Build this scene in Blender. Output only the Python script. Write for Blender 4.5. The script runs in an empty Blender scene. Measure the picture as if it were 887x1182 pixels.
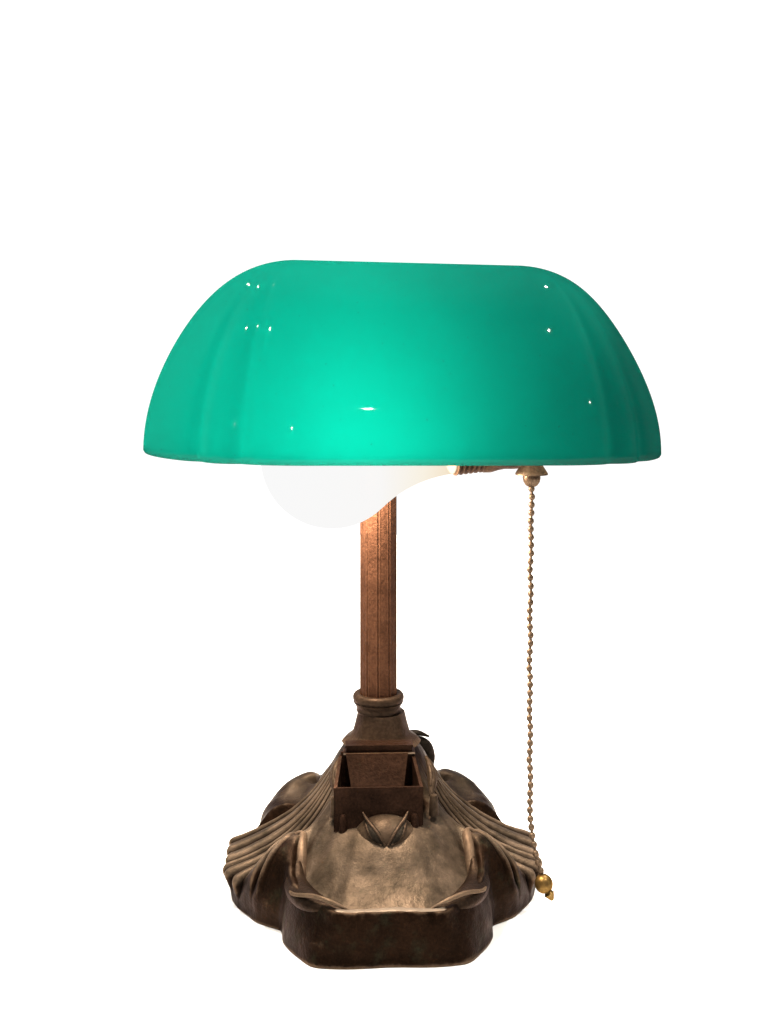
import bpy, bmesh, math, random
import numpy as np
from mathutils import Vector, Matrix, noise

C = bpy.context.scene.collection
S = bpy.context.scene
R = math.radians
PI = math.pi

# ------------------------------------------------------------------ camera
cam_d = bpy.data.cameras.new("camera")
cam = bpy.data.objects.new("camera", cam_d)
C.objects.link(cam)
cam.location = (0.0024, -0.50, 0.222)
cam.rotation_euler = (R(90), 0, 0)
cam_d.sensor_fit = 'AUTO'
cam_d.sensor_width = 36.0
cam_d.lens = 40.93
cam_d.shift_y = -0.158
cam_d.clip_start = 0.01
cam_d.clip_end = 50
S.camera = cam

# ------------------------------------------------------------------ view / world
S.view_settings.view_transform = 'Standard'
S.view_settings.look = 'None'
S.view_settings.exposure = 0.0
S.view_settings.gamma = 1.0
S.view_settings.use_curve_mapping = False
S.cycles.use_denoising = True
S.cycles.max_bounces = 16
S.cycles.diffuse_bounces = 10
S.cycles.glossy_bounces = 6
S.cycles.transmission_bounces = 14
S.cycles.transparent_max_bounces = 16
S.cycles.caustics_reflective = False
S.cycles.caustics_refractive = False
S.cycles.sample_clamp_indirect = 6.0

W = bpy.data.worlds.new("World")
S.world = W
W.use_nodes = True
wn, wl = W.node_tree.nodes, W.node_tree.links
bgn = wn["Background"]
# a bright white studio behind and above the lamp, a dimmer room on the viewer's side
tc = wn.new("ShaderNodeTexCoord")
sx = wn.new("ShaderNodeSeparateXYZ")
wl.new(tc.outputs["Generated"], sx.inputs[0])
ry = wn.new("ShaderNodeValToRGB")          # by y (towards the back)
my = wn.new("ShaderNodeMapRange")
my.inputs["From Min"].default_value = -1; my.inputs["From Max"].default_value = 1
wl.new(sx.outputs["Y"], my.inputs["Value"])
wl.new(my.outputs["Result"], ry.inputs[0])
e = ry.color_ramp.elements
e[0].position = 0.0; e[0].color = (0.10, 0.09, 0.085, 1)
e[1].position = 0.78; e[1].color = (1.15, 1.15, 1.15, 1)
k = ry.color_ramp.elements.new(0.45); k.color = (0.26, 0.24, 0.22, 1)
k = ry.color_ramp.elements.new(0.60); k.color = (0.75, 0.75, 0.75, 1)
wl.new(ry.outputs[0], bgn.inputs["Color"])
bgn.inputs["Strength"].default_value = 1.0


def lamp(name, loc, watts, radius, col, kind='POINT', target=(0, 0, 0.08), spread=None):
    d = bpy.data.lights.new(name, kind)
    d.energy = watts
    d.color = col
    if kind == 'POINT' or kind == 'SPOT':
        d.shadow_soft_size = radius
    if kind == 'AREA':
        d.shape = 'DISK'; d.size = radius
    o = bpy.data.objects.new(name, d)
    C.objects.link(o)
    o.location = loc
    v = Vector(target) - Vector(loc)
    o.rotation_euler = v.to_track_quat('-Z', 'Y').to_euler()
    return o


WARM = (1.0, 0.93, 0.84)
lamp("overhead_fill_lamp", (-0.50, -0.50, 1.35), 80, 0.014, WARM)  # front pair: ceiling lights that glint on the shade, also whitening the tabletop
lamp("overhead_fill_lamp", (0.55, -0.45, 1.35), 84, 0.014, WARM)
lamp("far_lamp", (0.42, -1.45, 0.72), 9, 0.007, WARM)
lamp("far_lamp", (0.02, -1.55, 0.48), 9, 0.007, WARM)
lamp("far_lamp", (1.30, -0.75, 0.70), 9, 0.007, WARM)
lamp("overhead_fill_lamp", (-0.55, 0.50, 1.35), 80, 0.014, WARM)  # rear pair added to wash the tabletop white
lamp("overhead_fill_lamp", (0.50, 0.55, 1.35), 80, 0.014, WARM)


# ------------------------------------------------------------------ materials
def newmat(name):
    m = bpy.data.materials.new(name)
    m.use_nodes = True
    n, l = m.node_tree.nodes, m.node_tree.links
    return m, n, l, n["Principled BSDF"]


def ramp(n, l, src, stops):
    r = n.new("ShaderNodeValToRGB")
    el = r.color_ramp.elements
    while len(el) < len(stops):
        el.new(0.5)
    for q, (p, c) in zip(el, stops):
        q.position = p
        q.color = (*c, 1) if len(c) == 3 else c
    l.new(src, r.inputs[0])
    return r.outputs[0]


def tex(n, l, kind, scale, detail=6, rough=0.6, coord=None):
    t = n.new(kind)
    t.inputs["Scale"].default_value = scale
    if "Detail" in t.inputs:
        t.inputs["Detail"].default_value = detail
    if "Roughness" in t.inputs:
        t.inputs["Roughness"].default_value = rough
    if coord is not None:
        l.new(coord, t.inputs["Vector"])
    return t


def mix(n, l, fac, a, b, mode='MIX'):
    m = n.new("ShaderNodeMix")
    m.data_type = 'RGBA'
    m.blend_type = mode
    for sock, v in ((m.inputs[0], fac), (m.inputs[6], a), (m.inputs[7], b)):
        if isinstance(v, (int, float)):
            sock.default_value = v
        elif isinstance(v, tuple):
            sock.default_value = (*v, 1)
        else:
            l.new(v, sock)
    return m.outputs[2]


def metal(name, dark, mid, worn, metallic=0.45, rough=0.45, wear=0.6, pit=0.25, scale=1.0, green=None, edge=(0.5, 0.56), spec=0.05, cavity_dark=False):
    m, n, l, p = newmat(name)
    t = n.new("ShaderNodeTexCoord").outputs["Object"]
    a = tex(n, l, "ShaderNodeTexNoise", 55 * scale, 8, 0.65, t)
    col = ramp(n, l, a.outputs["Fac"], [(0.32, dark), (0.66, mid)])
    if green is not None:
        g = tex(n, l, "ShaderNodeTexNoise", 85 * scale, 8, 0.7, t)
        gf = ramp(n, l, g.outputs["Fac"], [(0.53, (0, 0, 0)), (0.68, (0.75, 0.75, 0.75))])
        col = mix(n, l, gf, col, green)
    sp = tex(n, l, "ShaderNodeTexNoise", 900 * scale, 3, 0.6, t)
    sf = ramp(n, l, sp.outputs["Fac"], [(0.38, (0.62, 0.62, 0.62)), (0.62, (1.3, 1.3, 1.3))])
    col = mix(n, l, 0.7, col, sf, 'MULTIPLY')
    geo = n.new("ShaderNodeNewGeometry")
    wn_ = tex(n, l, "ShaderNodeTexNoise", 220 * scale, 5, 0.6, t)
    ad = n.new("ShaderNodeMath"); ad.operation = 'MULTIPLY_ADD'
    l.new(wn_.outputs["Fac"], ad.inputs[0]); ad.inputs[1].default_value = 0.06
    l.new(geo.outputs["Pointiness"], ad.inputs[2])
    wf = ramp(n, l, ad.outputs[0], [(edge[0] + 0.03, (0, 0, 0)), (edge[1] + 0.03, (wear, wear, wear))])
    col = mix(n, l, wf, col, worn)
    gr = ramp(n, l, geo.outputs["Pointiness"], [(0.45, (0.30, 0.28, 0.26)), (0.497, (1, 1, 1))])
    if cavity_dark:
        col = mix(n, l, 1.0, col, gr, 'MULTIPLY')  # colour darkened in the hollows
    l.new(col, p.inputs["Base Color"])
    p.inputs["Metallic"].default_value = metallic
    p.inputs["Specular IOR Level"].default_value = spec
    p.inputs["Specular Tint"].default_value = (0.55, 0.40, 0.30, 1)
    rr = ramp(n, l, a.outputs["Fac"], [(0.3, (rough + 0.12,) * 3), (0.7, (rough - 0.08,) * 3)])
    l.new(rr, p.inputs["Roughness"])
    b1 = n.new("ShaderNodeBump"); b1.inputs["Strength"].default_value = pit; b1.inputs["Distance"].default_value = 0.0006
    l.new(sp.outputs["Fac"], b1.inputs["Height"])
    b2 = n.new("ShaderNodeBump"); b2.inputs["Strength"].default_value = pit; b2.inputs["Distance"].default_value = 0.0015
    l.new(wn_.outputs["Fac"], b2.inputs["Height"]); l.new(b1.outputs[0], b2.inputs["Normal"])
    l.new(b2.outputs[0], p.inputs["Normal"])
    return m


M = {}
M['box'] = metal("reddish brown bronze", (0.0085, 0.0045, 0.0030), (0.021, 0.0108, 0.0070), (0.10, 0.066, 0.044), rough=0.45, wear=0.0)
M['copper'] = metal("copper brown column", (0.026, 0.0115, 0.0065), (0.056, 0.0255, 0.0145), (0.19, 0.09, 0.048), metallic=0.45, rough=0.40, pit=0.4, wear=0.5, edge=(0.52, 0.58))
M['collar'] = metal("worn bronze collar", (0.013, 0.0085, 0.0059), (0.033, 0.0215, 0.0148), (0.15, 0.10, 0.068), rough=0.4, wear=0.35, edge=(0.53, 0.60))
M['worn'] = metal("worn bronze", (0.020, 0.0140, 0.0098), (0.046, 0.032, 0.022), (0.1, 0.07, 0.05), wear=0.0)
M['roll'] = metal("dark bronze leaf", (0.006, 0.0036, 0.0023), (0.020, 0.0125, 0.0082), (0.1, 0.07, 0.05), wear=0.0, rough=0.38, spec=0.12)
M['socket'] = metal("browned brass socket", (0.022, 0.012, 0.007), (0.050, 0.028, 0.017), (0.12, 0.075, 0.045), metallic=0.5, wear=0.3)
M['edge'] = metal("worn edge highlight", (0.085, 0.060, 0.042), (0.16, 0.115, 0.080), (0.20, 0.15, 0.11), rough=0.4)  # worn edges with their highlights painted in
M['dark'] = metal("blackened bronze", (0.006, 0.005, 0.004), (0.016, 0.013, 0.010), (0.06, 0.045, 0.03), wear=0.0)
M['brass'] = metal("aged brass", (0.056, 0.031, 0.009), (0.098, 0.057, 0.018), (0.16, 0.105, 0.04), metallic=0.8, rough=0.36, pit=0.1)
M['chain'] = metal("dull brass chain", (0.030, 0.0195, 0.013), (0.068, 0.045, 0.030), (0.12, 0.084, 0.057), metallic=0.6, rough=0.4, pit=0.1)


def base_material():
    """bronze whose patina is worn and dusty in the tray, blackened on the outer rolls, with light painted onto flutes and back lobes"""
    m = metal("antique bronze base", (0.0016, 0.0008, 0.0004), (0.0090, 0.0045, 0.0025), (0.115, 0.080, 0.055), metallic=0.35, rough=0.42, green=(0.0075, 0.0082, 0.0050), wear=0.6, edge=(0.512, 0.56), cavity_dark=True, pit=0.24)
    n, l = m.node_tree.nodes, m.node_tree.links
    p = n["Principled BSDF"]
    col = p.inputs["Base Color"].links[0].from_socket
    at = n.new("ShaderNodeAttribute"); at.attribute_name = "rubbed_lit"
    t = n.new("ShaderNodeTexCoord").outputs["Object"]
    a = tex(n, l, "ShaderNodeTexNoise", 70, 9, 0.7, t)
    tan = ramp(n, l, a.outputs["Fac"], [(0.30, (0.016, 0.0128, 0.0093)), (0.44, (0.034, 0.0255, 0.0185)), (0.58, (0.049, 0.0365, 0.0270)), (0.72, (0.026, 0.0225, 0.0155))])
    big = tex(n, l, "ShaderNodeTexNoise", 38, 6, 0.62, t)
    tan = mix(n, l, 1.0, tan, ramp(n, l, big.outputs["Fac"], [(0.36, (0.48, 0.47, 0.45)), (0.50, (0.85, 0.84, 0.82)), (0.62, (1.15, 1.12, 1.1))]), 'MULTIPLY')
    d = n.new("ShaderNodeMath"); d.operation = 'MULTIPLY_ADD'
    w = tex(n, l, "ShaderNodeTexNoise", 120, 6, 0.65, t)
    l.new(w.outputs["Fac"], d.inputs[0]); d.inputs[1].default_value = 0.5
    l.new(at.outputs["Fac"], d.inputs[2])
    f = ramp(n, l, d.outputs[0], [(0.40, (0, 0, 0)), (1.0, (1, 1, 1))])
    lip = n.new("ShaderNodeAttribute"); lip.attribute_name = "lip_highlight"  # front lip: wear plus a painted highlight
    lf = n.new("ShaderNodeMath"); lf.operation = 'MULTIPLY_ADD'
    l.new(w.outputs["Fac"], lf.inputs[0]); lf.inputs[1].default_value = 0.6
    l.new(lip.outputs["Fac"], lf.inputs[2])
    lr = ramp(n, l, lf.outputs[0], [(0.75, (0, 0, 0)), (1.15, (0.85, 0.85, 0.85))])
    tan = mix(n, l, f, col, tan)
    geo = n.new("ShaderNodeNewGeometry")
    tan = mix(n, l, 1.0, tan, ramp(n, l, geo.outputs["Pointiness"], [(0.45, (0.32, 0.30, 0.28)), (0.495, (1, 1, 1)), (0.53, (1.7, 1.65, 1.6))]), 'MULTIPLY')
    l.new(mix(n, l, lr, tan, (0.165, 0.132, 0.104)), p.inputs["Base Color"])
    return m


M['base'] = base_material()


def glass_outer():
    m, n, l, p = newmat("green cased glass")
    out = n["Material Output"]
    t = n.new("ShaderNodeTexCoord").outputs["Object"]
    tr = n.new("ShaderNodeBsdfTranslucent"); tr.inputs[0].default_value = (0.006, 0.86, 0.60, 1)
    a = tex(n, l, "ShaderNodeTexNoise", 14, 4, 0.5, t)
    l.new(ramp(n, l, a.outputs["Fac"], [(0.3, (0.001, 0.71, 0.585)), (0.7, (0.002, 0.81, 0.68))]), tr.inputs[0])
    dn = n.new("ShaderNodeAttribute"); dn.attribute_name = "crease_shade"  # shade of the creases painted into the glass colour
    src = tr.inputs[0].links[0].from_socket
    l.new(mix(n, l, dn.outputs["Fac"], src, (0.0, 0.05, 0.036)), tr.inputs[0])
    n.remove(p)
    df = n.new("ShaderNodeBsdfDiffuse"); df.inputs[0].default_value = (0.0006, 0.018, 0.014, 1)
    mx = n.new("ShaderNodeMixShader"); mx.inputs[0].default_value = 0.078
    l.new(df.outputs[0], mx.inputs[1]); l.new(tr.outputs[0], mx.inputs[2])
    gl = n.new("ShaderNodeBsdfGlossy"); gl.inputs["Roughness"].default_value = 0.04; gl.inputs[0].default_value = (1, 1, 1, 1)
    sm = tex(n, l, "ShaderNodeTexNoise", 30, 5, 0.6, t)
    l.new(ramp(n, l, sm.outputs["Fac"], [(0.35, (0.015,) * 3), (0.7, (0.05,) * 3)]), gl.inputs["Roughness"])
    m2 = n.new("ShaderNodeMixShader"); m2.inputs[0].default_value = 0.006
    l.new(mx.outputs[0], m2.inputs[1]); l.new(gl.outputs[0], m2.inputs[2])
    # specks of dust and tiny flaws
    vo = tex(n, l, "ShaderNodeTexNoise", 620, 2, 0.5, t)
    vf = ramp(n, l, vo.outputs["Fac"], [(0.735, (0, 0, 0)), (0.76, (0.45, 0.45, 0.45))])
    dd = n.new("ShaderNodeBsdfDiffuse"); dd.inputs[0].default_value = (0.01, 0.03, 0.025, 1)
    m3 = n.new("ShaderNodeMixShader")
    l.new(vf, m3.inputs[0]); l.new(m2.outputs[0], m3.inputs[1]); l.new(dd.outputs[0], m3.inputs[2])
    l.new(m3.outputs[0], out.inputs[0])
    return m


def glass_inner():
    m, n, l, p = newmat("white opal lining")
    out = n["Material Output"]
    tr = n.new("ShaderNodeBsdfTranslucent"); tr.inputs[0].default_value = (0.9, 0.92, 0.9, 1)
    df = n.new("ShaderNodeBsdfDiffuse"); df.inputs[0].default_value = (0.80, 0.82, 0.80, 1)
    mx = n.new("ShaderNodeMixShader"); mx.inputs[0].default_value = 0.5
    l.new(df.outputs[0], mx.inputs[1]); l.new(tr.outputs[0], mx.inputs[2])
    l.new(mx.outputs[0], out.inputs[0])
    return m


def bulb_glass():
    m, n, l, p = newmat("frosted lit bulb glass")
    out = n["Material Output"]
    em = n.new("ShaderNodeEmission"); em.inputs[0].default_value = (1.0, 0.99, 0.985, 1); em.inputs[1].default_value = 0.945
    at = n.new("ShaderNodeAttribute"); at.attribute_name = "neck"
    l.new(ramp(n, l, at.outputs["Fac"], [(0.0, (1.0, 1.0, 1.0)), (0.55, (1.0, 0.99, 0.98)), (0.8, (1.0, 0.93, 0.80)), (1.0, (0.95, 0.78, 0.55))]), em.inputs[0])
    tp = n.new("ShaderNodeBsdfTransparent")
    mx = n.new("ShaderNodeMixShader"); mx.inputs[0].default_value = 0.95
    l.new(tp.outputs[0], mx.inputs[1]); l.new(em.outputs[0], mx.inputs[2])
    l.new(mx.outputs[0], out.inputs[0])
    return m


def white_paper():
    m, n, l, p = newmat("white tabletop")
    t = n.new("ShaderNodeTexCoord").outputs["Object"]
    a = tex(n, l, "ShaderNodeTexNoise", 40, 4, 0.5, t)
    l.new(ramp(n, l, a.outputs["Fac"], [(0.3, (0.86, 0.86, 0.86)), (0.7, (0.89, 0.89, 0.89))]), p.inputs["Base Color"])
    p.inputs["Roughness"].default_value = 0.9
    p.inputs["Specular IOR Level"].default_value = 0.1
    return m


M['glass'] = glass_outer(); M['lining'] = glass_inner(); M['bulb'] = bulb_glass(); M['paper'] = white_paper()


# ------------------------------------------------------------------ mesh helpers
def obj(name, bm, mat, parent=None, smooth=True, angle=40):
    me = bpy.data.meshes.new(name)
    bmesh.ops.recalc_face_normals(bm, faces=bm.faces[:])
    if smooth:
        for f in bm.faces:
            f.smooth = True
        if angle:
            for ed in bm.edges:
                if len(ed.link_faces) == 2 and ed.calc_face_angle(0) > R(angle):
                    ed.smooth = False
    bm.to_mesh(me)
    bm.free()
    o = bpy.data.objects.new(name, me)
    C.objects.link(o)
    for q in (mat if isinstance(mat, (list, tuple)) else [mat]):
        me.materials.append(q)
    if parent:
        o.parent = parent
    return o


def lathe(bm, prof, seg=48, axis_o=(0, 0, 0), axis_d=(0, 0, 1), shape=None):
    """prof: list of (radius, height)"""
    d = Vector(axis_d).normalized()
    q = Vector((0, 0, 1)).rotation_difference(d)
    o = Vector(axis_o)
    rings = []
    for r, h in prof:
        if r < 1e-7:
            rings.append([bm.verts.new(o + q @ Vector((0, 0, h)))])
        else:
            ring = []
            for i in range(seg):
                a = 2 * PI * i / seg
                rr = r * (shape(a, h) if shape else 1)
                ring.append(bm.verts.new(o + q @ Vector((rr * math.cos(a), rr * math.sin(a), h))))
            rings.append(ring)
    for A, B in zip(rings, rings[1:]):
        for i in range(seg):
            j = (i + 1) % seg
            if len(A) == 1 and len(B) == 1:
                continue
            if len(A) == 1:
                bm.faces.new((A[0], B[i], B[j]))
            elif len(B) == 1:
                bm.faces.new((A[i], A[j], B[0]))
            else:
                bm.faces.new((A[i], A[j], B[j], B[i]))
    for rg in (rings[0], rings[-1]):
        if len(rg) > 2:
            bm.faces.new(rg)
    return rings


def catmull(P, n):
    """dense points through P (list of vectors)"""
    P = [Vector(p) for p in P]
    Q = [2 * P[0] - P[1]] + P + [2 * P[-1] - P[-2]]
    out = []
    for i in range(1, len(Q) - 2):
        for s in range(n):
            t = s / n
            a, b, c, d = Q[i - 1], Q[i], Q[i + 1], Q[i + 2]
            out.append(0.5 * ((2 * b) + (c - a) * t + (2 * a - 5 * b + 4 * c - d) * t * t + (3 * b - 3 * c + d - a) * t ** 3))
    out.append(P[-1])
    return out


def tube(bm, pts, radii, seg=12, n=6, flat=1.0, up=(0, 0, 1)):
    """tapered tube with an elliptic section: flat scales it along the 'up' side"""
    pts = [Vector(p) for p in pts]
    path = catmull([(*p,) for p in pts], n)
    rad = [v.x for v in catmull([(r, 0, 0) for r in radii], n)]
    up = Vector(up)
    rings = []
    for i, p in enumerate(path):
        t = (path[min(i + 1, len(path) - 1)] - path[max(i - 1, 0)]).normalized()
        s = t.cross(up)
        if s.length < 1e-6:
            s = t.cross(Vector((1, 0, 0)))
        s.normalize()
        u = s.cross(t).normalized()
        r = max(rad[i], 1e-5)
        rings.append([bm.verts.new(p + s * r * math.cos(2 * PI * k / seg) + u * r * flat * math.sin(2 * PI * k / seg)) for k in range(seg)])
    for A, B in zip(rings, rings[1:]):
        for k in range(seg):
            bm.faces.new((A[k], A[(k + 1) % seg], B[(k + 1) % seg], B[k]))
    bm.faces.new(rings[0]); bm.faces.new(rings[-1])


def hull_plate(bm, quad, thick):
    """plate from four corner points, thickened along its normal"""
    q = [Vector(v) for v in quad]
    nrm = (q[1] - q[0]).cross(q[2] - q[0]).normalized() * thick / 2
    a = [bm.verts.new(v + nrm) for v in q]
    b = [bm.verts.new(v - nrm) for v in q]
    bm.faces.new(a); bm.faces.new(b[::-1])
    for i in range(4):
        j = (i + 1) % 4
        bm.faces.new((a[i], b[i], b[j], a[j]))


def bevel(bm, w, seg=2, mat=-1):
    bmesh.ops.bevel(bm, geom=[e for e in bm.edges if len(e.link_faces) == 2 and e.calc_face_angle(0) > R(30)], offset=w, segments=seg, affect='EDGES', profile=0.6, material=mat)


def brighten(bm):
    """the narrow arrises: wear with painted edge highlights, as a brighter second material"""
    bm.normal_update()
    for f in bm.faces:
        ls = sorted(e.calc_length() for e in f.edges)
        if ls[0] < .00075 and f.normal.z > -.2 or (ls[0] < .0012 and f.normal.z > .6):
            f.material_index = 1


def box(bm, x0, x1, y0, y1, z0, z1):
    v = [bm.verts.new((x, y, z)) for z in (z0, z1) for y in (y0, y1) for x in (x0, x1)]
    for f in ((0, 1, 3, 2), (4, 6, 7, 5), (0, 4, 5, 1), (2, 3, 7, 6), (0, 2, 6, 4), (1, 5, 7, 3)):
        bm.faces.new([v[i] for i in f])


# ------------------------------------------------------------------ setting
bm = bmesh.new()
N = 24
g = [[bm.verts.new((-0.9 + 1.8 * i / N, -0.55 + 1.45 * j / N, 0)) for i in range(N + 1)] for j in range(N + 1)]
for j in range(N):
    for i in range(N):
        bm.faces.new((g[j][i], g[j][i + 1], g[j + 1][i + 1], g[j + 1][i]))
floor = obj("table_surface", bm, M['paper'], smooth=False)
floor["kind"] = "structure"
floor["label"] = "plain white surface under the lamp"

# ------------------------------------------------------------------ the lamp
root = bpy.data.objects.new("desk_lamp", None)
C.objects.link(root)
root.empty_display_size = 0.05
root["label"] = "lit bankers desk lamp with green glass shade on an ornate bronze base"
root["category"] = "lamp"

# ---- base: a loft of radial profiles, mirrored left-right and front-back
# angle 0 looks at the viewer (-y), 90 to the side
def sc(pr, k):
    return [(r * (k if r > 0.03 else 1), z) for r, z in pr]


F0 = [(.010, .0570), (.0145, .0545), (.0160, .0420), (.0200, .0330), (.0300, .0325), (.0400, .0325), (.0480, .0280),
      (.0570, .0208), (.0680, .0150), (.0738, .0135), (.0762, .0186), (.0796, .0193), (.0809, .0178), (.0815, .0095), (.0818, .0)]
PROF = {
    0: F0,
    13.5: sc(F0, 1.028)[:-2] + [(.0842, .0095), (.0844, .0)],
    18.5: [(.010, .0570), (.0145, .0545), (.0165, .0420), (.0210, .0335), (.0310, .0325), (.0410, .0320), (.0490, .0275),
         (.0570, .0212), (.0650, .0162), (.0715, .0150), (.0755, .0190), (.0785, .0196), (.0805, .0176), (.0835, .0090), (.0852, .0)],
    25: [(.010, .0570), (.0145, .0545), (.0175, .0430), (.0220, .0345), (.0320, .0328), (.0415, .0312), (.0490, .0268),
         (.0570, .0205), (.0630, .0165), (.0675, .0160), (.0710, .0190), (.0742, .0196), (.0765, .0168), (.0795, .0085), (.0805, .0)],
    32: [(.010, .0570), (.0145, .0545), (.0180, .0445), (.0230, .0360), (.0320, .0330), (.0400, .0300), (.0480, .0245),
         (.0555, .0196), (.0610, .0172), (.0632, .0174), (.0652, .0210), (.0685, .0212), (.0705, .0165), (.0735, .0080), (.0742, .0)],
    38: [(.010, .0570), (.0145, .0545), (.0182, .0470), (.0230, .0390), (.0315, .0340), (.0390, .0302), (.0450, .0258),
         (.0518, .0206), (.0540, .0207), (.0558, .0250), (.0590, .0258), (.0622, .0243), (.0645, .0185), (.0672, .0085), (.0672, .0)],
    43: [(.010, .0570), (.0145, .0545), (.0185, .0485), (.0232, .0412), (.0305, .0350), (.0370, .0308), (.0415, .0278),
         (.0456, .0242), (.0476, .0244), (.0492, .0288), (.0535, .0294), (.0597, .0267), (.0648, .0195), (.0682, .0095), (.0680, .0)],
    48: [(.010, .0570), (.0145, .0545), (.0185, .0490), (.0225, .0430), (.0280, .0365), (.0335, .0322), (.0385, .0296),
         (.0430, .0280), (.0470, .0280), (.0510, .0292), (.0560, .0280), (.0615, .0240), (.0665, .0170), (.0690, .0090), (.0686, .0)],
    53: [(.010, .0570), (.0145, .0545), (.0185, .0490), (.0222, .0430), (.0270, .0362), (.0330, .0302), (.0385, .0262),
         (.0435, .0238), (.0485, .0230), (.0535, .0228), (.0585, .0212), (.0632, .0185), (.0668, .0142), (.0686, .0080), (.0680, .0)],
    58.5: [(.010, .0570), (.0145, .0545), (.0185, .0490), (.0220, .0430), (.0268, .0360), (.0325, .0292), (.0390, .0235),
         (.0450, .0196), (.0520, .0168), (.0590, .0148), (.0650, .0130), (.0680, .0115), (.0684, .0085), (.0682, .0040), (.0680, .0)],
    66: [(.010, .0570), (.0145, .0545), (.0185, .0490), (.0220, .0430), (.0268, .0360), (.0325, .0290), (.0390, .0232),
         (.0450, .0192), (.0520, .0160), (.0590, .0140), (.0650, .0128), (.0685, .0118), (.0692, .0095), (.0680, .0045), (.0672, .0)],
    78: [(.010, .0570), (.0145, .0545), (.0185, .0490), (.0220, .0430), (.0268, .0360), (.0325, .0295), (.0385, .0243),
         (.0440, .0208), (.0500, .0178), (.0560, .0154), (.0610, .0137), (.0645, .0126), (.0652, .0105), (.0640, .0050), (.0632, .0)],
    90: [(.010, .0570), (.0145, .0545), (.0185, .0490), (.0220, .0430), (.0268, .0362), (.0325, .0300), (.0380, .0252),
         (.0430, .0220), (.0485, .0190), (.0540, .0165), (.0590, .0145), (.0628, .0130), (.0636, .0108), (.0624, .0050), (.0616, .0)],
}


def pchip(x, y, xi):
    h = np.diff(x); dl = np.diff(y) / h
    m = np.zeros_like(y)
    for i in range(1, len(x) - 1):
        if dl[i - 1] * dl[i] > 0:
            w1 = 2 * h[i] + h[i - 1]; w2 = h[i] + 2 * h[i - 1]
            m[i] = (w1 + w2) / (w1 / dl[i - 1] + w2 / dl[i])
    i = np.clip(np.searchsorted(x, xi, side='right') - 1, 0, len(x) - 2)
    t = (xi - x[i]) / h[i]
    return ((1 + 2 * t) * (1 - t) ** 2 * y[i] + t * (1 - t) ** 2 * h[i] * m[i] + t * t * (3 - 2 * t) * y[i + 1] + t * t * (t - 1) * h[i] * m[i + 1])


NT, NS = 900, 8
ang = np.arange(NT) / NT * 360.0                      # 0 = front
fold = np.where(ang > 180, 360 - ang, ang)            # left-right mirror
keys = sorted(PROF)
def rs(pr, kr, kz=1.0):
    return [(r if i_ < 5 else r * kr, z * kz if i_ > 5 else z) for i_, (r, z) in enumerate(pr)]


BACK = {96: rs(PROF[90], .92, .9), 103: rs(PROF[53], .80, 1.06), 112: rs(PROF[53], .84, 1.10), 124: rs(PROF[48], .86), 136: rs(PROF[43], .86),
        146: rs(PROF[38], .86), 156: rs(PROF[25], .84), 166: rs(PROF[13.5], .84), 180: rs(PROF[0], .84)}
allk = {**PROF, **BACK}
kf = sorted(allk)
kx = np.array([-k for k in kf[4:0:-1]] + kf, float)
ctrl = [allk[abs(k)] for k in kx]
ctrl = np.array(ctrl)                                  # (K, 15, 2)
NP_ = ctrl.shape[1]
G = np.zeros((NT, NP_, 2))
for j in range(NP_):
    for c in range(2):
        G[:, j, c] = pchip(kx, ctrl[:, j, c], fold)
# dense along the profile (Catmull-Rom, gentle tension)
rows = []
ext = np.concatenate([2 * G[:, :1] - G[:, 1:2], G, 2 * G[:, -1:] - G[:, -2:-1]], 1)
svals = []
for i in range(1, NP_):
    a, b, c, d = ext[:, i - 1], ext[:, i], ext[:, i + 1], ext[:, i + 2]
    for s in range(NS):
        t = s / NS
        tn = 0.42
        m0, m1 = tn * (c - a), tn * (d - b)
        rows.append((2 * t ** 3 - 3 * t ** 2 + 1) * b + (t ** 3 - 2 * t ** 2 + t) * m0 + (-2 * t ** 3 + 3 * t ** 2) * c + (t ** 3 - t ** 2) * m1)
        svals.append(i - 1 + t)
rows.append(G[:, -1]); svals.append(NP_ - 1)
P = np.stack(rows, 1)                                  # (NT, NR, 2)
NR = P.shape[1]
sv = np.array(svals)
# scallop-shell flutes on the sides: ridges fan out from the foot of the column to the lip
off = 90 - fold                                        # 0 at the side, 90 at front/back
fl_mask = np.clip((37 - off) / 3.0, 0, 1) * np.clip((off + 7) / 3.0, 0, 1)
wob = 1.3 * np.sin(off * 0.24 + 1.0) + 0.5 * np.sin(off * 0.61)
ph = (off + wob + 2.2) / 5.9
saw = ph - np.floor(ph)
ridge = np.where(saw < 0.72, np.sin(PI * saw / 0.72 / 2) ** 1.0, np.cos((saw - 0.72) / 0.28 * PI / 2)) - 0.55
grow = np.clip((sv - 2.6) / 4.0, 0, 1) * np.clip((12.9 - sv) / 1.2, 0, 1)
lim = 37 + 8.5 * np.clip((sv - 5.0) / 4.0, 0, 1)
fl2 = np.clip((lim[None, :] - off[:, None]) / 2.5, 0, 1) * np.clip((off[:, None] + 7) / 3.0, 0, 1)
amp = 0.0021 * grow[None, :] * fl2 * ridge[:, None]
slope = np.gradient(P[:, :, 1], axis=1); dr = np.gradient(P[:, :, 0], axis=1)
ln = np.sqrt(slope ** 2 + dr ** 2) + 1e-9
P[:, :, 0] += -slope / ln * amp
P[:, :, 1] += dr / ln * amp
# scalloped shell lip: each flute ends in its own small lobe
lipw = np.exp(-((sv - 11.2) / 1.5) ** 2)
P[:, :, 0] += 0.0011 * lipw[None, :] * fl2 * ridge[:, None]
th = np.radians(ang)[:, None]
X = P[:, :, 0] * np.sin(th)
Y = -P[:, :, 0] * np.cos(th)
Z = np.maximum(P[:, :, 1], 0.0)
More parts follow.
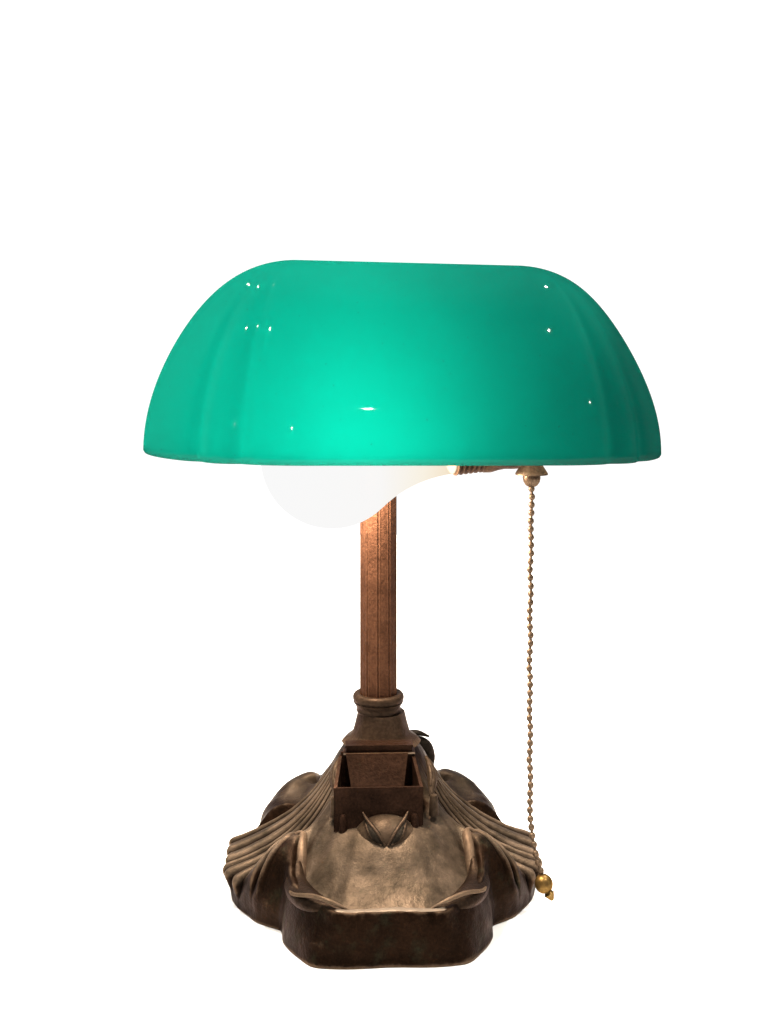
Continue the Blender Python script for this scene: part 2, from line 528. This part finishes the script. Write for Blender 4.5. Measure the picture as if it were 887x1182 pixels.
# hand-cast unevenness
co = np.stack([X, Y, Z], -1).reshape(-1, 3)
jit = np.array([noise.noise(Vector(v) * 90.0) * 0.00045 + noise.noise(Vector(v) * 260.0) * 0.00020 for v in co])
wz = np.clip(co[:, 2] / 0.004, 0, 1)
co[:, 2] += jit * wz
co[:, 0] += jit * wz * 0.8
co[:, 2] += 0.0002
idx = np.arange(NT * NR).reshape(NT, NR)
A = idx; B = np.roll(idx, -1, 0)
quads = np.stack([A[:, :-1], A[:, 1:], B[:, 1:], B[:, :-1]], -1).reshape(-1, 4)
me = bpy.data.meshes.new("base")
me.from_pydata(co.tolist(), [], quads.tolist() + [idx[:, -1].tolist()[::-1], idx[:, 0].tolist()])
me.update()
bmt = bmesh.new(); bmt.from_mesh(me)
bmesh.ops.recalc_face_normals(bmt, faces=bmt.faces[:])
for f in bmt.faces:
    f.smooth = True
bmt.to_mesh(me); bmt.free()
# worn tray floor, plus light painted on flute crowns, side band and back lobes
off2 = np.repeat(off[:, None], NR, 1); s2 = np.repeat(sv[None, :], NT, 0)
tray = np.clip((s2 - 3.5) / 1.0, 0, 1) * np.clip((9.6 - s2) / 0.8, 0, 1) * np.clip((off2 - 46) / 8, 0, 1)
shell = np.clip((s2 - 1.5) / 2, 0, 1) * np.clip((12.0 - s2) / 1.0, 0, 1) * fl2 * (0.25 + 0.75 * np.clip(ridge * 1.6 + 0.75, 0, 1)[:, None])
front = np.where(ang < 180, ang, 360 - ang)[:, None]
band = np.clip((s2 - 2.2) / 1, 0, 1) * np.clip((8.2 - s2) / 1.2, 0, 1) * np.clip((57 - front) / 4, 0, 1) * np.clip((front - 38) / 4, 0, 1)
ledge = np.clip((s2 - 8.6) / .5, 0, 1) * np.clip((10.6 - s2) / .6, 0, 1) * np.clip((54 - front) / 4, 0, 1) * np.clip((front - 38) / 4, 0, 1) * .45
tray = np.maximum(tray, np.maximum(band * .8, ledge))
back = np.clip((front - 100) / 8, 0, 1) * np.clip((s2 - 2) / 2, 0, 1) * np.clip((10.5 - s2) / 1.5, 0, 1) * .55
rub_lit = np.maximum(np.maximum(tray * 1.0, shell * 0.9), back).reshape(-1)
at = me.attributes.new("rubbed_lit", 'FLOAT', 'POINT')
at.data.foreach_set("value", rub_lit.astype(np.float32))
lip_hi = (np.clip((s2 - 9.7) / 0.3, 0, 1) * np.clip((11.35 - s2) / 0.3, 0, 1) * np.clip((np.where(ang < 180, ang, 360 - ang)[:, None] * -1 + 16) / 3, 0, 1)).reshape(-1)  # lighter strip painted along the worn front lip for its highlight
at = me.attributes.new("lip_highlight", 'FLOAT', 'POINT')
at.data.foreach_set("value", lip_hi.astype(np.float32))
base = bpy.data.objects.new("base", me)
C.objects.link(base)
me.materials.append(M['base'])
base.parent = root
base.location = (.0012, 0, 0)
base.rotation_euler = (0, 0, R(2.6))



def surf(phi, s, lift=0.0):
    """point on the base at an angle (mirrored by its sign) and a place along the profile"""
    i_ = int(round((phi % 360) / 360 * NT)) % NT
    j_ = min(int(round(s * NS)), NR - 1)
    p0 = Vector((X[i_, j_], Y[i_, j_], Z[i_, j_]))
    ta = Vector((X[i_, min(j_ + 1, NR - 1)] - X[i_, j_ - 1], Y[i_, min(j_ + 1, NR - 1)] - Y[i_, j_ - 1], Z[i_, min(j_ + 1, NR - 1)] - Z[i_, j_ - 1]))
    tb = Vector((X[(i_ + 1) % NT, j_] - X[i_ - 1, j_], Y[(i_ + 1) % NT, j_] - Y[i_ - 1, j_], Z[(i_ + 1) % NT, j_] - Z[i_ - 1, j_]))
    nn = tb.cross(ta).normalized()
    if nn.dot(Vector((p0.x, p0.y, 0.02))) < 0:
        nn = -nn
    return p0 + nn * lift


def rubbed_lit(o, v):
    a_ = o.data.attributes.new("rubbed_lit", 'FLOAT', 'POINT')
    a_.data.foreach_set("value", np.full(len(o.data.vertices), v, np.float32))


# ---- stamp box in front of the column
bm = bmesh.new()
yb, yf = -0.0172, -0.0365
wb, wf = 0.0150, 0.0172
T = 0.0013
hull_plate(bm, [(-wf, yf, .0295), (wf, yf, .0295), (wf, yf + .0008, .0478), (-wf, yf + .0008, .0478)], T)      # front
hull_plate(bm, [(-wb, yb, .0330), (wb, yb, .0330), (wb, yb, .0558), (-wb, yb, .0558)], T)                       # back
for s in (-1, 1):
    hull_plate(bm, [(s * wf, yf + T / 2, .0300), (s * wb, yb, .0330), (s * wb, yb, .0545), (s * wf, yf + T / 2, .0476)], T)
hull_plate(bm, [(-wf, yf, .0345), (wf, yf, .0345), (wb, yb, .0345), (-wb, yb, .0345)], T)
hull_plate(bm, [(-.0094, yf + .006, .0365), (.0094, yf + .006, .0365), (.0128, yb - .0022, .0555), (-.0128, yb - .0022, .0555)], .0010)  # sloping divider
bevel(bm, .00045, 2)
brighten(bm)
sbox = obj("stamp_box", bm, [M['box'], M['edge']], base, smooth=True, angle=30)
sbox.location.x = -.0026

# moulding above the box
bm = bmesh.new()
box(bm, -.0140, .0140, -.0186, -.0120, .0577, .0586)
box(bm, -.0136, .0136, -.0178, -.0120, .0558, .0576)
box(bm, -.0148, .0148, -.0190, -.0120, .0550, .0557)
bevel(bm, .0003, 2)
brighten(bm)
obj("moulding", bm, [M['box'], M['edge']], base, angle=30).location.x = -.0016

# leaf ornament: a small dome split by two pointed leaf edges
bm = bmesh.new()
cx, cy, cz = 0.0000, -0.0375, 0.0285
DX, DY, DZ = .0126, .0096, .0090
U, V = 40, 22
ring = []
for j in range(V + 1):
    b = -.7 + (PI / 2 + .7) * j / V
    rw = []
    for i in range(U):
        a = 2 * PI * i / U
        x = DX * math.cos(a) * math.cos(b); y = DY * math.sin(a) * math.cos(b); z = DZ * math.sin(b)
        rw.append(bm.verts.new((cx + x, cy + y, cz + z)))
    ring.append(rw)
for j in range(V):
    for i in range(U):
        bm.faces.new((ring[j][i], ring[j][(i + 1) % U], ring[j + 1][(i + 1) % U], ring[j + 1][i]))
bmesh.ops.remove_doubles(bm, verts=bm.verts[:], dist=1e-6)
dome = obj("leaf_spout", bm, M['base'], base)
rubbed_lit(dome, .38)


def on_dome(x, z, lift=0.0):
    """front point of the dome at local x and height"""
    zz = min(max(z / DZ, 0), .999)
    k = max(1 - zz * zz - (x / DX) ** 2, 0)
    return Vector((cx + x, cy - DY * math.sqrt(k) - lift, cz + z))


for s in (-1, 1):
    for k, (dx, rr, mt) in enumerate(((0, .0006, 'collar'), (.0034, .0005, 'collar'))):
        bm = bmesh.new()
        pts = [on_dome(s * (.0007 + dx * .4), .0008, .0001), on_dome(s * (.0022 + dx), .0034, .0004), on_dome(s * (.0044 + dx * .9), .0060, .0007), on_dome(s * (.0074 + dx * .2), .0070, .0010) + Vector((0, 0, .0014)), on_dome(s * .0090, .0070, .0012) + Vector((0, 0, .0036))]
        tube(bm, pts, [.0004, rr, rr * 1.1, rr * 1.1, .0002], 10, 8)
        obj("leaf_edge", bm, M[mt], dome)
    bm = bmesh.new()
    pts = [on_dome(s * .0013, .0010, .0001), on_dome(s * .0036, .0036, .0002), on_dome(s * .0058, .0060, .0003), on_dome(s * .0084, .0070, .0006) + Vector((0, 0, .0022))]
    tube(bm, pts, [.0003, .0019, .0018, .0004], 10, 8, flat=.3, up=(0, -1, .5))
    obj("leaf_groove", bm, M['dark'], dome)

# pegs at the lower corners of the box
for s in (-1, 1):
    bm = bmesh.new()
    lathe(bm, [(0, .0378), (.0007, .0377), (.0011, .0372), (.0014, .0362), (.0019, .030)], 20, (s * .0142 - .0026, -.0372, 0))
    obj("peg", bm, M['box'], base)

# scrolls beside the box
for s in (-1, 1):
    bm = bmesh.new()
    tube(bm, [(s * .0180, -.0150, .0525), (s * .0196, -.0195, .0495), (s * .0197, -.0250, .0455), (s * .0190, -.0290, .0415)], [.0006, .0017, .0019, .0008], 16, 8)
    tube(bm, [(s * .0198, -.0180, .0508), (s * .0213, -.0215, .0474), (s * .0208, -.0262, .0438)], [.0004, .0011, .0005], 12, 8)
    tube(bm, [(s * .0184, -.0195, .0518), (s * .0193, -.0235, .0488), (s * .0190, -.0275, .0450)], [.0004, .0011, .0005], 12, 8)
    lathe(bm, [(0, .0425), (.0013, .0422), (.0017, .0412), (.0020, .034)], 16, (s * .0200, -.0300, 0))
    obj("scroll", bm, M['worn'], base)

# curled leaves on the front corners
for s in (-1, 1):
    bm = bmesh.new()
    tube(bm, [surf(s * 37, 9.0, .0000), surf(s * 32, 9.4, .0010), surf(s * 25, 9.7, .0016), surf(s * 18, 9.9, .0012), surf(s * 11, 10.2, .0003)],
         [.0012, .0046, .0054, .0040, .0006], 18, 8, flat=.62)
    lf = obj("corner_leaf", bm, M['roll'], base)
    bm = bmesh.new()
    tube(bm, [surf(s * 10, 10.3, .0006), surf(s * 15.5, 10.6, .0022), surf(s * 21, 11.0, .0026), surf(s * 28, 11.5, .0012), surf(s * 33, 11.8, .0001), surf(s * 36, 12.2, 0)],
         [.0003, .0008, .0008, .0007, .0006, .0002], 12, 8)
    rubbed_lit(obj("leaf_vein", bm, M['base'], lf), .5)
    # the curl where the side roll turns into the tray
    bm = bmesh.new()
    tube(bm, [surf(s * 47, 8.9, -.0010), surf(s * 43, 8.9, -.0006), surf(s * 39, 8.7, -.0005), surf(s * 35, 8.4, -.0006), surf(s * 32, 8.0, -.0010)],
         [.0008, .0019, .0024, .0020, .0006], 14, 8)
    rubbed_lit(obj("rolled_edge", bm, M['base'], base), .3)

# neck between base and collar
bm = bmesh.new()
oct8 = lambda a, h: 1.0 + 0.035 * (abs(((a / (2 * PI) * 8) % 1) - 0.5) * 2) ** 1.5
lathe(bm, [(.0165, .0545), (.0150, .0562), (.0128, .0572), (.0119, .0585), (.0108, .0625), (.0100, .0660), (.0097, .0672)], 96, shape=oct8)
obj("neck", bm, M['collar'], base)

# something dark behind the neck: the rear leaf of the base
bm = bmesh.new()
tube(bm, [(.0080, .0120, .0480), (.0150, .0170, .0470), (.0205, .0190, .0440), (.0220, .0180, .0360)], [.0030, .0044, .0046, .0026], 18, 8, flat=.8)
tube(bm, [(.0100, .0140, .0525), (.0165, .0170, .0520), (.0220, .0185, .0498)], [.0016, .0024, .0010], 14, 8, flat=.5)
obj("rear_leaf", bm, M['dark'], base)

# ---- collar and column
bm = bmesh.new()
prof = [(.0090, .0668), (.0092, .0672), (.0096, .0678), (.0094, .0688), (.0097, .0698), (.0101, .0704), (.0107, .0714)]
for i in range(9):
    a = -PI / 2 * 0.6 + i / 8 * (PI * 0.8)
    prof.append((.0094 + .0016 * math.cos(a), .0732 + .0020 * math.sin(a)))
prof += [(.0085, .0749)]
lathe(bm, prof, 64)
obj("collar", bm, M['collar'], root)

bm = bmesh.new()
NF = 10


def flute(a, h):
    u = ((a + PI / 2) / (2 * PI) * NF) % 1
    d_ = min(u, 1 - u)
    return 1.005 - 0.012 * (1 - (2 * u - 1) ** 2) + 0.022 * math.exp(-((d_ - .13) / .06) ** 2) - 0.050 * math.exp(-(d_ / .055) ** 2)


lathe(bm, [(.0079, .0740)] + [(.0079 - .0001 * i / 12, .076 + .134 * i / 12) for i in range(13)] + [(.0074, .2105), (.004, .213)], 480, shape=flute)
column = obj("column", bm, M['copper'], root, angle=60)

# ---- bulb, socket and arm
BC = Vector((-0.0183, -0.034, 0.1795))                 # centre of the globe
AX = Vector((1.0, 0.19, 0.105)).normalized()           # towards the socket
rb = .0286
prof = []
for i in range(25):
    a = PI * i / 24 * 0.70
    prof.append((rb * math.sin(a), -rb * math.cos(a)))
r0, h0 = prof[-1]
for i in range(1, 13):
    t = i / 12
    # tangent-continuous sweep into the neck
    hh = h0 + t * (.050 - h0)
    m0 = -math.cos(PI * 0.7 * 1.0) and (math.cos(PI * .70) / math.sin(PI * .70))
    L = .050 - h0
    r_ = (2 * t ** 3 - 3 * t ** 2 + 1) * r0 + (t ** 3 - 2 * t ** 2 + t) * L * m0 + (-2 * t ** 3 + 3 * t ** 2) * .0128
    prof.append((r_, hh))
prof.append((.0126, .052))
prof[0] = (0, prof[0][1])
bm = bmesh.new()
lathe(bm, prof, 64, BC, AX)
bulb = obj("bulb", bm, M['bulb'], root, angle=0)
nk = [min(max(((Vector(v.co) - BC).dot(AX) + .0286) / .079, 0), 1) for v in bulb.data.vertices]
bulb.data.attributes.new("neck", 'FLOAT', 'POINT').data.foreach_set("value", np.array(nk, np.float32))
filament = lamp("bulb_light", BC + Vector((.004, .010, -.003)), 76, 0.016, (1.0, 0.82, 0.63))
filament.parent = root

bm = bmesh.new()
pr = [(0, .0475), (.0128, .0480)]
for i in range(6):
    h = .0485 + i * .0021
    pr += [(.0128, h), (.0138, h + .0007), (.0138, h + .0011), (.0128, h + .0017)]
pr += [(.0135, .0620), (0, .0622)]
lathe(bm, pr, 48, BC, AX)
obj("screw_base", bm, M['socket'], bulb)

bm = bmesh.new()
pr = [(0, .0600), (.0132, .0602), (.0140, .0612), (.0143, .0640), (.0138, .0670), (.0136, .0700), (.0141, .0740), (.0144, .0840), (.0140, .0890), (.0125, .0915), (.0090, .0930), (0, .0935)]
lathe(bm, pr, 64, BC, AX)
tube(bm, [(.0545, -.0200, .1845), (.0585, -.0255, .1795), (.0618, -.0300, .1785)], [.0060, .0052, .0040], 20, 8)
lathe(bm, [(0, .0072), (.0040, .0070), (.0042, .0050), (0, .0049)], 24, (.0620, -.0300, .1727))
socket = obj("socket", bm, M['socket'], root)

bm = bmesh.new()
tube(bm, [(0, 0, .2085), (.022, -.004, .2135), (.05, -.018, .2130), (.066, -.030, .2055)], [.0045, .0045, .0045, .0045], 16, 10)
obj("arm", bm, M['brass'], root)

# ---- pull chain
top = Vector((.0620, -.0300, .1727))
bot = Vector((.0600, -.0440, .0185))
bm = bmesh.new()
lathe(bm, [(0, .0080), (.0034, .0078), (.0036, .0048), (.0040, .0036), (.0060, .0006), (.0066, -.0004), (.0066, -.0009), (.0034, -.0010), (.0036, -.0022), (.0033, -.0038), (.0024, -.0052), (.0014, -.0058), (0, -.0058)], 40, top)
chain_bell = obj("chain_bell", bm, M['chain'], root)

bm = bmesh.new()
nb = 47
rng = random.Random(4)
pts = []
for i in range(nb):
    t = i / (nb - 1)
    p = (top + Vector((0, 0, -.0066))).lerp(bot, t)
    bow = math.sin(PI * t) * -.0006
    p += Vector((bow + .00022 * math.sin(i * 1.1) + rng.uniform(-.0001, .0001), rng.uniform(-.0002, .0002), 0))
    if t > .9:
        p.x += (t - .9) * .036
        p.y -= (t - .9) * .012
    pts.append(p)
for i, p in enumerate(pts):
    bmesh.ops.create_uvsphere(bm, u_segments=14, v_segments=10, radius=.00128, matrix=Matrix.Translation(p) @ Matrix.Diagonal((1, 1, 1.12, 1)))
    if i + 1 < nb:
        tube(bm, [p, (p + pts[i + 1]) / 2, pts[i + 1]], [.00058] * 3, 8, 1)
chain = obj("pull_chain", bm, M['chain'], root)

end = pts[-1] + Vector((.0010, -.0012, -.0044))
bd = Vector((.42, -.15, -.75))
bm = bmesh.new()
pr = []
for i in range(17):
    a = PI * i / 16 * .86
    pr.append((.0036 * math.sin(a), -.0036 * math.cos(a)))
pr[0] = (0, pr[0][1])
pr += [(.0017, .0038), (.0021, .0043), (.0014, .0056), (.0007, .0068), (0, .0071)]
lathe(bm, pr, 40, end, bd)
obj("pull_ball", bm, M['brass'], chain)

# ---- glass shade
LH, RX, RY, HH, TH = .0470, .0620, .0630, .0790, .0028
CR = [23, 40, 140, 157]
rows_out = []


def outline():
    """(sign, psi) pairs: psi = 0 faces the viewer, 180 the back; going round once"""
    seq = []
    nst, na = 40, 160
    for i in range(nst):
        seq.append((-LH + 2 * LH * i / nst, 0.0, 0))
    for i in range(na):
        seq.append((LH, 180.0 * i / na, 1))
    for i in range(nst):
        seq.append((LH - 2 * LH * i / nst, 180.0, 0))
    for i in range(na):
        seq.append((-LH, 180.0 - 180.0 * i / na, -1))
    return seq


SEQ = outline()


def shade_pt(q, tau, d):
    x0, psi, s = q
    g_ = 0.0
    for c in CR:
        g_ -= .024 * math.exp(-((psi - c) / 3.2) ** 2)
    g_ += .012 * math.exp(-((psi - 31.5) / 5.0) ** 2) + .012 * math.exp(-((psi - 148.5) / 5.0) ** 2)
    flatn = 0.045 * max(0.0, math.sin(math.radians((psi - 40) * 1.8))) if 40 < psi < 140 else 0.0
    f = 1 + (g_ - 0.0 * flatn) * (0.25 + 0.75 * math.cos(tau)) * (1 if s else 0)
    ct = math.cos(tau) ** 0.97
    rx, ry = (RX * f - d) * ct, (RY * f - d) * ct
    a = math.radians(psi)
    xx = x0 + (s * math.sin(a) * (RX * f - d) * math.cos(tau) * (1 - (.085 if s > 0 else .045) * math.sin(2 * tau) ** 2) if s else 0)
    return Vector((xx, -math.cos(a) * ry, (HH - d) * math.sin(tau)))


bm = bmesh.new()
NV = 44
sheets = []
for d in (0.0, TH):
    sh = []
    for j in range(NV + 1):
        tau = (PI / 2 - .002) * (j / NV)
        sh.append([bm.verts.new(shade_pt(q, tau, d)) for q in SEQ])
    sheets.append(sh)
nq = len(SEQ)
inner_faces = []
for si, sh in enumerate(sheets):
    for j in range(NV):
        for i in range(nq):
            k = (i + 1) % nq
            f = bm.faces.new((sh[j][i], sh[j][k], sh[j + 1][k], sh[j + 1][i]))
            f.material_index = si
    f = bm.faces.new(sh[NV]); f.material_index = si
mid = []
for i, q in enumerate(SEQ):
    p = (shade_pt(q, 0, 0) + shade_pt(q, 0, TH)) / 2
    mid.append([bm.verts.new(shade_pt(q, 0, TH * .2) + Vector((0, 0, -.0009))), bm.verts.new(shade_pt(q, 0, TH * .8) + Vector((0, 0, -.0009)))])
for i in range(nq):
    k = (i + 1) % nq
    bm.faces.new((sheets[0][0][i], sheets[0][0][k], mid[k][0], mid[i][0]))
    bm.faces.new((mid[i][0], mid[k][0], mid[k][1], mid[i][1]))
    bm.faces.new((mid[i][1], mid[k][1], sheets[1][0][k], sheets[1][0][i]))
crease_dark = []
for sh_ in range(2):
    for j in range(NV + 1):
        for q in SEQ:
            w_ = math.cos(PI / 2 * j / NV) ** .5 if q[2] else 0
            d_ = 0.30 * math.exp(-((q[1] - 22) / 1.5) ** 2) + (0.72 if q[2] > 0 else 0.40) * math.exp(-((q[1] - 39) / 4.5) ** 2)  # painted crease shade, strongest on the right end
            crease_dark.append(min(w_ * d_, 1))
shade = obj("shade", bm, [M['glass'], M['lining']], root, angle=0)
shade.location = (.0114, -.006, .1800)
shade.rotation_euler = (0, R(0.8), R(8.5))

at = shade.data.attributes.new("crease_shade", 'FLOAT', 'POINT')
crease_dark += [0.0] * (len(shade.data.vertices) - len(crease_dark))
at.data.foreach_set("value", np.array(crease_dark, np.float32))
